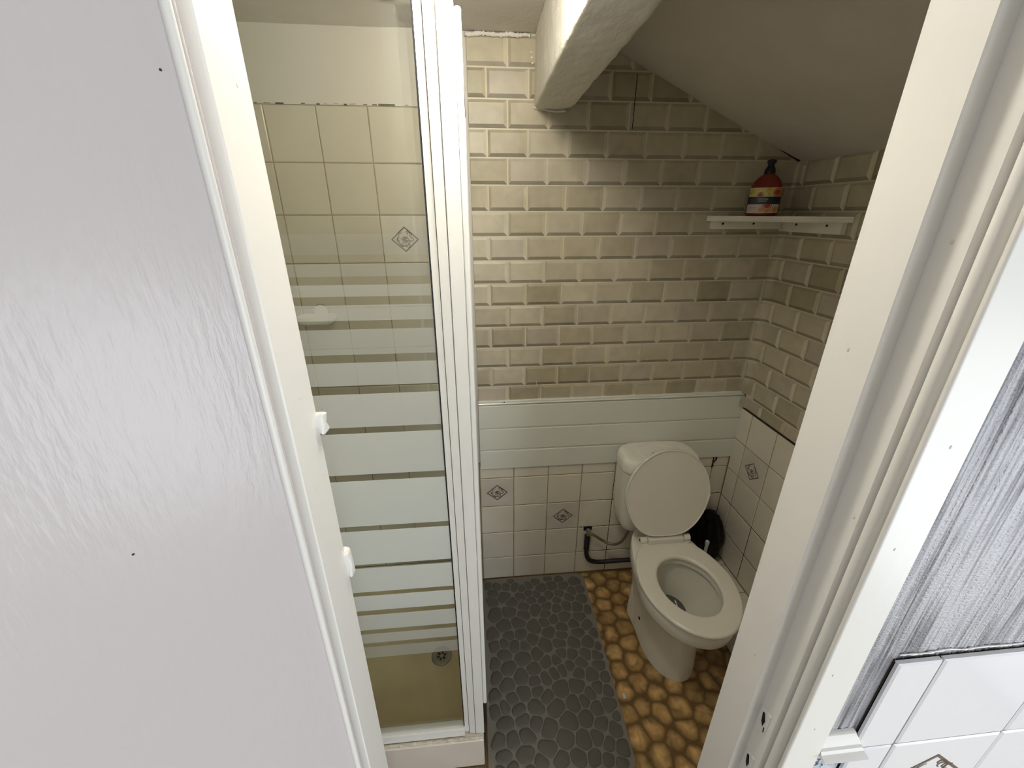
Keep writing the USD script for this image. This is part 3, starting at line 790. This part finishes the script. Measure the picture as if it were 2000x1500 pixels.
tr = thing('shower_tray', 'cream shower tray behind the glass with a tiled front edge', 'shower tray')
FZ = 0.082
tray_out = sbox(-0.798, .806, -0.020, D - .009)
pan_poly = sbox(-0.760, .850, -0.062, D - .050).buffer(.03).buffer(-.03)
xs3, ys3 = np.linspace(-0.798, -0.020, 60), np.linspace(.806, D - .009, 52)
def tray_h(x, y):
    d = min(x + .790, -.028 - x, y - .814, D - .017 - y)
    t = min(max(d / .045, 0), 1); t = t * t * (3 - 2 * t)
    h = .1365 - (.1365 - FZ) * t
    r = math.hypot(x + .170, y - 1.077)
    return h - t * .008 * math.exp(-(r / .25) ** 2)
obj('basin', grid_sheet(lambda x, y: (x, y, tray_h(x, y)), xs3, ys3), 'tray', tr, smooth=60)
obj('skirt', bx(-0.798, -0.020, .782, .806, 0.0, .1362), 'tray', tr)
obj('side_skirt', bx(-0.0200, -0.0150, .782, D - .009, 0.0, .1362), 'void_black', tr)
xx = [-0.798, -0.6465, -0.4965, -0.3465, -0.1965, -0.0165]
for a, b in zip(xx[:-1], xx[1:]):
    pass
obj('threshold_tile', rbox(-0.798, -0.0165, .757, .7825, .003, .1368, .0035, 8), 'threshold_tile', tr, smooth=40)
bead_pts = [(-0.78 + .01 * k, .7660 + .0012 * nrg.uniform(-1, 1), .1385 + .0012 * nrg.uniform(-1, 1)) for k in range(77)]
obj('silicone_bead', tube(spline(bead_pts, 260), .0042 + .0016 * nrg.uniform(-1, 1, 260), 8), 'silicone', tr, smooth=True)
# drain
drn = thing('drain', parent=tr, name='drain') if False else None
dz = tray_h(-.170, 1.077)
ring = lathe([(0.0005, .0015), (.020, .0015), (.022, .0035), (.033, .0045), (.0375, .0030), (.0385, 0.0)], 40, (-.170, 1.077, dz))
dp = obj('drain', ring, 'dull_steel', tr, smooth=40)
for k in range(6):
    a = k * PI / 3 + .3
    h = trimesh.creation.cylinder(radius=1.0, height=.0010, sections=16); h.vertices *= (.0058, .0042, 1)
    h.apply_transform(trimesh.transformations.rotation_matrix(a, [0, 0, 1])); h.apply_translation((-.170 + .0125 * math.cos(a), 1.077 + .0125 * math.sin(a), dz + .0018))
    obj('drain_hole', h, 'void_black', dp)

# soap dish
sd = thing('soap_dish', 'white soap dish with a hooked back on the shower tiles', 'soap dish')
def dish(): 
    o, i = [], []
    n = 40; th = np.arange(n) * 2 * PI / n
    def rg(a, b, z): 
        c, s = np.cos(th), np.sin(th)
        return np.column_stack([-.536 + a * np.sign(c) * np.abs(c) ** .5, D - .046 + b * np.sign(s) * np.abs(s) ** .5, np.full(n, z)])
    return loft([rg(.050, .030, 1.287), rg(.060, .038, 1.296), rg(.064, .040, 1.313), rg(.061, .037, 1.314), rg(.055, .032, 1.300), rg(.045, .024, 1.297)])
obj('dish', dish(), 'porcelain', sd, smooth=40)
arch = Polygon([(-.553, 1.300)] + [(-.530 - .023 * math.cos(t), 1.322 + .022 * math.sin(t)) for t in np.linspace(0, PI, 14)] + [(-.507, 1.300)])
obj('back_plate', extr(arch, 'y', D - .012, D - .0045), 'porcelain', sd, smooth=30)
obj('hook', tube([(-.530 + .0235 * math.cos(t), D - .010, 1.322 + .0225 * math.sin(t)) for t in np.linspace(-.25, 2.2, 16)], .0022, 8), 'dull_steel', sd, smooth=True)

# ------------------------------------------------------------------ cladding boards on the back wall
cl = thing('wall_cladding', 'off-white plastic cladding boards across the back wall above the cistern', 'cladding')
lv = [0.634, 0.7275, 0.8290, 0.9360]
for a, b in zip(lv[:-1], lv[1:]):
    P = [(D - .0010, a), (D - .0100, a), (D - .0118, a + .0022), (D - .0118, b - .0085), (D - .0106, b - .0068), (D - .0066, b - .0062), (D - .0066, b - .0004), (D - .0010, b - .0004)]
    obj('board', extr(Polygon(P[::-1]), 'x', 0.004, XR - .003), 'cladding', cl, smooth=25)
P = [(D - .001, .9362), (D - .0135, .9362), (D - .0150, .9385), (D - .0135, .9405), (D - .0125, .9415), (D - .0125, .9485), (D - .0105, .9515), (D - .001, .9520)]
obj('top_trim', extr(Polygon(P[::-1]), 'x', 0.004, XR - .003), 'cladding', cl, smooth=25)
nl = trimesh.creation.icosphere(2, .0023); nl.apply_translation((0.106, D - .0125, .9445))
obj('nail_head', nl, 'screw_dark', cl, smooth=True)

# ------------------------------------------------------------------ corner shelf
sf = thing('corner_shelf', 'small white corner shelf of painted wood on battens', 'shelf')
ZT = 1.627
A, B = (0.824, D - .005), (XR - .0055, 1.200)
obj('board', prism(Polygon([(A[0] + .012, A[1]), (XR - .0055, A[1]), (XR - .0055, B[1] + .012)]), ZT - .012, ZT - .001), 'shelf_paint', sf)
fr_dir = np.array(B) - np.array(A); fl_ = np.linalg.norm(fr_dir); fr_dir /= fl_; fr_n = np.array([fr_dir[1], -fr_dir[0]])
if fr_n @ np.array([-1, -1]) < 0: fr_n = -fr_n
trim = [(0, -.0165), (.0035, -.0165), (.0050, -.0150), (.0040, -.0130), (.0070, -.0090), (.0070, -.0065), (.0060, -.0050), (.0078, -.0030), (.0078, -.0005), (.0065, .0010), (0, .0010)]
m = extr(Polygon(trim), 'x', 0.0, fl_)     # x along, y out, z up
v = m.vertices.copy()
base = np.array(A)
P2 = base + v[:, :1] * fr_dir + v[:, 1:2] * fr_n
m.vertices = np.column_stack([P2, v[:, 2] + ZT])
m.fix_normals()
obj('front_trim', m, 'shelf_paint', sf)
b1 = obj('batten', rbox(A[0] + .012, XR - .030, D - .024, D - .005, ZT - .0425, ZT - .0125, .0015, 6), 'shelf_paint', sf)
b2 = obj('batten', rbox(XR - .0245, XR - .0055, B[1] + .016, D - .006, ZT - .0500, ZT - .0125, .0015, 6), 'shelf_paint', sf)
for x in (0.872, 0.985):
    c = trimesh.creation.cylinder(radius=.0038, height=.003, sections=14); c.apply_transform(trimesh.transformations.rotation_matrix(PI / 2, [1, 0, 0])); c.apply_translation((x, D - .0245, ZT - .024)); obj('screw', c, 'screw_dark', b1)
for y in (1.40, 1.27):
    c = trimesh.creation.cylinder(radius=.0038, height=.003, sections=14); c.apply_transform(trimesh.transformations.rotation_matrix(PI / 2, [0, 1, 0])); c.apply_translation((XR - .025, y, ZT - .026)); obj('screw', c, 'screw_dark', b2)

# ------------------------------------------------------------------ soap bottle
BX, BY, BZ = 0.968, 1.412, ZT + .0002
ANG = math.degrees(math.atan2(-BX, BY))     # faces the door
bt = thing('soap_bottle', 'red pump bottle of hand wash with a black pump and citrus label', 'bottle', (BX, BY, BZ), ANG)
HW, HD = .0475, .0280
body_prof = [(0.86, .0), (.97, .002), (1.0, .007), (1.0, .060), (0.985, .078), (0.93, .092), (0.80, .106), (0.60, .117), (0.40, .124), (0.30, .127)]
def oval(k, z, n=44, off=0.0):
    th = np.arange(n) * 2 * PI / n; e = .82
    c, s = np.cos(th), np.sin(th)
    kx = HW * k + off; ky = max(HD * k, HD * .30 if k < .5 else 0) + off
    if k < .5: ky = kx * .9
    return np.column_stack([kx * np.sign(c) * np.abs(c) ** e, ky * np.sign(s) * np.abs(s) ** e, np.full(n, z)])
obj('body', loft([oval(k, z) for k, z in body_prof]), 'bottle_red', bt, smooth=50)
pump = obj('pump', lathe([(.0155, .1265), (.0160, .1275), (.0160, .1330), (.0140, .1420), (.0105, .1480), (.0095, .1500), (.0095, .1560), (.0130, .1575), (.0135, .1650), (.0120, .1665)], 28), 'pump_black', bt, smooth=35)
obj('nozzle', tm(rbox(-.0055, .0055, -.036, -.004, .1590, .1660, .003, 8)), 'pump_black', pump, smooth=40)
def front_pt(x, z, off):
    k = np.interp(z, [p[1] for p in body_prof], [p[0] for p in body_prof])
    t = min(abs(x) / (HW * k), .999); e = .82
    c = t ** (1 / e); s = math.sqrt(max(0, 1 - c * c)) ** e
    return (x * (1 + off / HW), -(HD * k * s + off), z)
def label_patch(x0, x1, z0, z1, off):
    us, vs = np.linspace(x0, x1, 22), np.linspace(z0, z1, 6)
    m = grid_sheet(lambda x, z: front_pt(x, z, off), us, vs); return m
def label_disc(cx, cz, r, off, x0=-.0445, x1=.0445, z0=0, z1=1, r_in=0.0):
    th = np.linspace(0, 2 * PI, 21)[:-1]; rr = [r, r * .5, 1e-5]
    if r_in: rr = [r, r_in]
    rings = [[front_pt(min(max(cx + q * math.cos(t), x0), x1), min(max(cz + q * math.sin(t), z0), z1), off) for t in th] for q in rr]
    return loft(rings, cap0=False, cap1=False)
lb = obj('label', label_patch(-.0445, .0445, .0100, .0860, .0004), 'label_white', bt, smooth=True)
obj('upper_field', label_patch(-.0445, .0445, .0600, .0860, .0007), 'label_cream', lb, smooth=True)
obj('navy_band', label_patch(-.0450, .0450, .0365, .0590, .0009), 'label_navy', lb, smooth=True)
for k, (x0, x1, z) in enumerate(((-.020, .010, .0530), (-.020, .012, .0500), (-.016, .008, .0455))):
    obj('lettering_line', label_patch(x0, x1, z - .0004, z + .0004, .0011), 'label_white', lb)
for cx_, cz_, r, mm in ((-.036, .074, .0085, 'fruit_yellow'), (-.013, .0635, .0095, 'fruit_red'), (.010, .079, .0085, 'fruit_yellow'), (.012, .066, .0050, 'fruit_yellow'), (.034, .072, .0125, 'fruit_red')):
    obj('fruit_slice', label_disc(cx_, cz_, r, .0009, z0=.0602, z1=.0858), mm, lb, smooth=True)
    obj('fruit_slice_core', label_disc(cx_, cz_, r * .8, .0010, z0=.0602, z1=.0858, r_in=r * .68), 'label_cream', lb, smooth=True)
for cx_, cz_, r, mm in ((.012, .0330, .0130, 'fruit_red'), (-.003, .0215, .0080, 'fruit_orange'), (.014, .0165, .0100, 'fruit_orange'), (.034, .0205, .0105, 'fruit_orange')):
    obj('fruit_slice', label_disc(cx_, cz_, r, .0009, z0=.0102, z1=.0362), mm, lb, smooth=True)
    obj('fruit_slice_core', label_disc(cx_, cz_, r * .8, .0010, z0=.0102, z1=.0362, r_in=r * .66), 'label_white', lb, smooth=True)
obj('lettering_line', label_patch(-.040, -.018, .0262, .0278, .0009), 'print_red', lb)
obj('lettering_line', label_patch(-.040, -.020, .0222, .0232, .0009), 'print_red', lb)

# ------------------------------------------------------------------ toilet
tl = thing('toilet', 'white close-coupled toilet with its lid raised', 'toilet')
TX = 0.729
NT = 72
def outline(a, yf, ym, yb, taper, n_back, z, xc=TX, zf=None):
    """D shape: round front towards the door, squarer back narrowing to taper."""
    out = []
    for k in range(NT):
        t = 2 * PI * k / NT
        c, s = math.cos(t), math.sin(t)
        if s <= 0:
            x, y = a * c, ym + (ym - yf) * s
        else:
            e = 2.0 / n_back
            x, y = a * math.copysign(abs(c) ** e, c), ym + (yb - ym) * abs(s) ** e
            x *= 1 - (1 - taper) * ((y - ym) / (yb - ym)) ** 1.3
        out.append((xc + x, y, z))
    return np.array(out)
R = []
for z, a, yf, ym, yb, tp in ((0.001, .099, .943, 1.10, 1.300, .92), (.010, .101, .941, 1.10, 1.302, .94), (.060, .098, .944, 1.10, 1.305, .98), (.130, .096, .946, 1.10, 1.310, 1.04), (.200, .099, .936, 1.09, 1.320, 1.06),
                             (.265, .112, .912, 1.07, 1.335, .98), (.305, .132, .884, 1.05, 1.345, .85), (.326, .150, .858, 1.05, 1.350, .75), (.332, .1585, .842, 1.05, 1.352, .70), (.338, .1620, .836, 1.05, 1.352, .68),
                             (.365, .1650, .832, 1.05, 1.352, .67), (.386, .1650, .832, 1.05, 1.352, .67), (.394, .1610, .836, 1.05, 1.350, .67), (.3955, .155, .843, 1.05, 1.345, .66)):
    R.append(outline(a, yf, ym, yb, tp, 4.0, z))
# inside: rim underside and bowl
def oval_ring(a, b, cy_, z, xc=TX + .003):
    th = np.arange(NT) * 2 * PI / NT
    return np.column_stack([xc + a * np.cos(th), cy_ + b * np.sin(th), np.full(NT, z)])
for a, b, cy_, z in ((.112, .134, 1.028, .3955), (.108, .130, 1.028, .392), (.108, .130, 1.028, .372), (.114, .137, 1.030, .366), (.116, .140, 1.032, .350), (.112, .136, 1.036, .310), (.098, .118, 1.050, .262), (.075, .090, 1.075, .222), (.056, .066, 1.100, .196), (.047, .055, 1.112, .170), (.045, .050, 1.118, .135), (.040, .042, 1.12, .125)):
    R.append(oval_ring(a, b, cy_, z))
pan = loft(R); pan.fix_normals()
bowl = obj('bowl', pan, 'porcelain', tl, smooth=38)
wt = trimesh.creation.cylinder(radius=1, height=.004, sections=40); wt.vertices *= (.0560, .0650, 1); wt.apply_translation((TX + .003, 1.1005, .194))
M['water'] = mat('water', {'p': ('principled_bsdf', dict(base_color=(0.10, 0.105, 0.085), roughness=0.03))})
obj('water', wt, 'water', bowl)
cap = trimesh.creation.cylinder(radius=.0062, height=.003, sections=18); cap.apply_transform(trimesh.transformations.rotation_matrix(PI / 2, [0, 1, 0])); 
foot_ear = []
for sx in (-1, 1):
    e = m3.Manifold.batch_hull([m3.Manifold.sphere(.030, 28).translate((TX + sx * .066, 1.250, .150)), m3.Manifold.sphere(.022, 28).translate((TX + sx * .066, 1.175, .110)), m3.Manifold.cylinder(.004, .036, .036, 32).translate((TX + sx * .064, 1.25, .002)), m3.Manifold.cylinder(.004, .030, .030, 32).translate((TX + sx * .066, 1.14, .002))])
    foot_ear.append(tm(e))
for e in foot_ear: obj('foot', e, 'porcelain', tl, smooth=40)
c2 = cap.copy(); c2.apply_translation((0.6319, 1.1436, .0988)); obj('fixing_hole', c2, 'void_black', tl)
# seat ring
def seat_out(k, z): return outline(.1715 - k, .8215 + k, 1.05, 1.238 - k * .5, .74, 3.6, z)
def seat_in(k, z): return oval_ring(.1035 + k, .1255 + k, 1.024, z, TX + .002)
seat = loft([seat_out(.006, .3965), seat_out(.001, .4005), seat_out(.000, .4070), seat_out(.0025, .4125), seat_out(.008, .4155), seat_in(.012, .4155), seat_in(.005, .4130), seat_in(.001, .4070), seat_in(.001, .4000), seat_in(.004, .3965), seat_out(.006, .3965)], False, False)
seat.fix_normals()
obj('seat', seat, 'seat_plastic', tl, smooth=45)
# raised lid: local x across, l up along the lid, d thickness towards the cistern
def lid_ring(k, d):
    o = outline(.1725 - k, .8580 + k, 1.06, 1.232 - k * .6, .70, 3.4, 0.0)
    l = 1.254 - o[:, 1]
    out = []
    for (x, _, _), q in zip(o, l):
        yy, zz = 1.222 + .165 * q * .986, .4235 + q * .972
        ny, nz = .986, -.165
        out.append((x, yy + ny * d, zz + nz * d))
    return np.array(out)
lid = loft([lid_ring(.010, .0035), lid_ring(.007, .0030), lid_ring(.005, .0004), lid_ring(.002, 0), lid_ring(0, .002), lid_ring(0, .012), lid_ring(.004, .017), lid_ring(.014, .019)])
lid.fix_normals()
obj('lid', lid, 'seat_plastic', tl, smooth=40)
hb = tm(rbox(TX - .070, TX + .078, 1.216, 1.247, .4130, .4385, .006, 14))
hp = obj('hinge_bar', hb, 'seat_plastic', tl, smooth=40)
for sx in (-1, 1):
    q = trimesh.creation.cylinder(radius=.0135, height=.026, sections=20); q.apply_transform(trimesh.transformations.rotation_matrix(PI / 2, [0, 1, 0])); q.apply_translation((TX + .004 + sx * .090, 1.236, .4240))
    ft = tm(rbox(TX + .004 + sx * .090 - .014, TX + .004 + sx * .090 + .014, 1.218, 1.252, .3955, .4150, .004))
    hg = obj('hinge', cat_([q, ft]), 'seat_plastic', tl, smooth=40)
    d = trimesh.creation.cylinder(radius=.005, height=.002, sections=14); d.apply_transform(trimesh.transformations.rotation_matrix(PI / 2, [0, 1, 0])); d.apply_translation((TX + .004 + sx * .1035, 1.236, .4240)); obj('hinge_pin', d, 'screw_dark', hg)
# cistern
def cis(hw, y0, y1, z, e=4.2, xc=0.733):
    th = np.arange(64) * 2 * PI / 64; c, s = np.cos(th), np.sin(th)
    return np.column_stack([xc + hw * np.sign(c) * np.abs(c) ** (2 / e), (y0 + y1) / 2 + (y1 - y0) / 2 * np.sign(s) * np.abs(s) ** (2 / e), np.full(64, z)])
YB = D - .0085
obj('cistern', loft([cis(.085, 1.370, YB - .02, .352), cis(.108, 1.350, YB - .008, .358), cis(.128, 1.336, YB - .002, .376), cis(.141, 1.326, YB, .410), cis(.149, 1.320, YB, .470), cis(.1545, 1.314, YB, .580), cis(.1575, 1.311, YB, .672)]), 'porcelain', tl, smooth=45)
def clid(k, dz): return cis(.1625 - k, 1.306 + k, YB - k * .3, dz, 3.7)
lidc = obj('cistern_lid', loft([clid(.010, .6735), clid(.0035, .6745), clid(.0010, .678), clid(0, .686), clid(.001, .708), clid(.005, .722), clid(.012, .731), clid(.024, .7355), clid(.05, .7365)]), 'porcelain', tl, smooth=50)
th = np.arange(48) * 2 * PI / 48
pad = [np.column_stack([.733 + a * np.cos(th), 1.392 + b * np.sin(th), np.full(48, z)]) for a, b, z in ((.092, .066, .7355), (.088, .062, .7385), (.080, .055, .7395), (.070, .048, .7375))]
obj('button_surround', loft(pad), 'porcelain', lidc, smooth=50)
obj('flush_button', lathe([(.019, 0), (.019, .004), (.017, .0052), (.001, .0055)], 28, (.733, 1.405, .7375)), 'seat_plastic', lidc, smooth=40)
obj('lid_mark', bx(.696, .707, 1.3775, 1.3795, .7391, .7399), 'motif_line', lidc)

# ------------------------------------------------------------------ pipework left of the toilet
wp = thing('water_supply', 'small chrome stop valve with a braided hose up to the cistern', 'water valve')
obj('valve_body', cat_([tube([(0.492, D - .006, .268), (0.492, D - .022, .268), (0.492, D - .034, .268)], .0085, 16), tube([(0.492, D - .026, .284), (0.492, D - .026, .268), (0.492, D - .026, .250)], .0085, 16)]), 'dull_steel', wp, smooth=40)
obj('valve_ring', lathe([(.010, -.003), (.0125, -.002), (.0125, .002), (.010, .003)], 20, (0.492, D - .034, .268)).apply_transform(trimesh.transformations.rotation_matrix(PI / 2, [1, 0, 0], (0.492, D - .034, .268))), 'chrome', wp, smooth=40)
hose = spline([(0.498, D - .034, .268), (0.520, D - .040, .258), (0.555, D - .050, .236), (0.588, D - .065, .228), (0.612, D - .085, .246), (0.632, D - .102, .290), (0.652, D - .106, .3505)], 60)
obj('braided_hose', tube(hose, .0062, 12), 'brass_braid', wp, smooth=True)
obj('wall_hole', bx(0.474, 0.513, D - .0062, D - .0044, .262, .284), 'void_black', wp)
pp = thing('waste_pipe', 'black rubber pipe curving along the wall foot to the toilet', 'pipe')
pth = spline([(0.490, D - .020, .246), (0.490, D - .022, .180), (0.493, D - .022, .132), (0.508, D - .024, .098), (0.540, D - .026, .084), (0.600, D - .030, .085), (0.668, D - .036, .092), (0.735, D - .045, .098)], 60)
obj('pipe', tube(pth, .0105, 14), 'rubber_black', pp, smooth=True)
obj('ribbed_sleeve', tube([(0.490, D - .021, z) for z in np.linspace(.245, .165, 33)], [.0115 + .0015 * (k % 4 < 2) for k in range(33)], 14), 'rubber_black', pp, smooth=False)

# ------------------------------------------------------------------ things in the corner behind the toilet
s = trimesh.creation.icosphere(4, 1.0)
v = s.vertices.copy()
fold = 1 + .10 * np.sin(9 * np.arctan2(v[:, 1], v[:, 0]) + 4 * v[:, 2]) * (1 - v[:, 2] ** 2) + .22 * (meshkit.fbm(v * 2.6 + 5, 4, 2) - .5)
v *= fold[:, None]
v[:, 2] = np.where(v[:, 2] < -.75, -.75 - (v[:, 2] + .75) * .05, v[:, 2])
v = v * (.068, .066, .150) + (1.034, 1.408, .2485)
v[:, 2] = np.maximum(v[:, 2], .1352); v[:, 0] = np.minimum(v[:, 0], XR - .008); v[:, 1] = np.minimum(v[:, 1], D - .009)
bag = thing('bin_bag', 'crumpled black plastic bag in the corner behind the toilet', 'bag')
obj('sack', (v, np.array(s.faces)), 'bag_black', bag, smooth=40)
kn = trimesh.creation.icosphere(2, 1.0); kn.vertices *= (.030, .022, .022); kn.vertices *= (1 + .5 * (meshkit.noise(kn.vertices * 90, 5)[:, None] - .5)); kn.apply_translation((1.020, 1.392, .385))
obj('knot', kn, 'bag_black', bag, smooth=40)
tb = thing('toilet_brush', 'white toilet brush handle standing between toilet and tiled ledge', 'toilet brush', (0.957, 1.285, 0))
obj('handle', lathe([(.0055, .10), (.0055, .20), (.0070, .32), (.0090, .333), (.0090, .341), (.0065, .345)], 18), 'brush_white', tb, smooth=40)
obj('holder', lathe([(.0195, .002), (.0205, .006), (.0190, .095), (.0175, .100), (.006, .101)], 24), 'brush_white', tb, smooth=40)

# ------------------------------------------------------------------ bath mat
mt = thing('bath_mat', 'grey pebble-patterned bath mat on the brown floor', 'mat')
quad = Polygon([(-0.006, 0.700), (0.466, 0.694), (0.484, 1.474), (-0.004, 1.478)])
outl = quad.buffer(-.035).buffer(.035, quad_segs=8)
obj('base', cat_([prism(outl, .0026, .0075)]), 'mat_base', mt)
pr2 = np.random.default_rng(21); seeds = []
tries = 0
while len(seeds) < 235 and tries < 30000:
    tries += 1
    p = (pr2.uniform(-.02, .50), pr2.uniform(.68, 1.49)); rmin = pr2.choice([.034, .046, .056, .062])
    if all((p[0] - q[0]) ** 2 + (p[1] - q[1]) ** 2 > ((rmin + q[2]) / 2) ** 2 for q in seeds): seeds.append((*p, rmin))
cells = voronoi_diagram(MultiPoint([q[:2] for q in seeds]), envelope=sbox(-1, -1, 3, 3))
for g in cells.geoms:
    p = g.intersection(outl.buffer(-.006))
    if p.is_empty or p.geom_type != 'Polygon' or p.area < .00025: continue
    p = p.intersection(p.centroid.buffer(1.12 * math.sqrt(p.area / PI)))
    q = p.buffer(-.0145).buffer(.0125, quad_segs=5)
    if q.is_empty or q.geom_type != 'Polygon': continue
    m, _ = pillow(q, .0075, [(1.0, 0.0), (.98, .0012), (.90, .0026), (.70, .0036), (.35, .0040)], [(0, 0, 0)] * 5)
    obj('pebble', m, 'mat_pebble', mt, smooth=True)
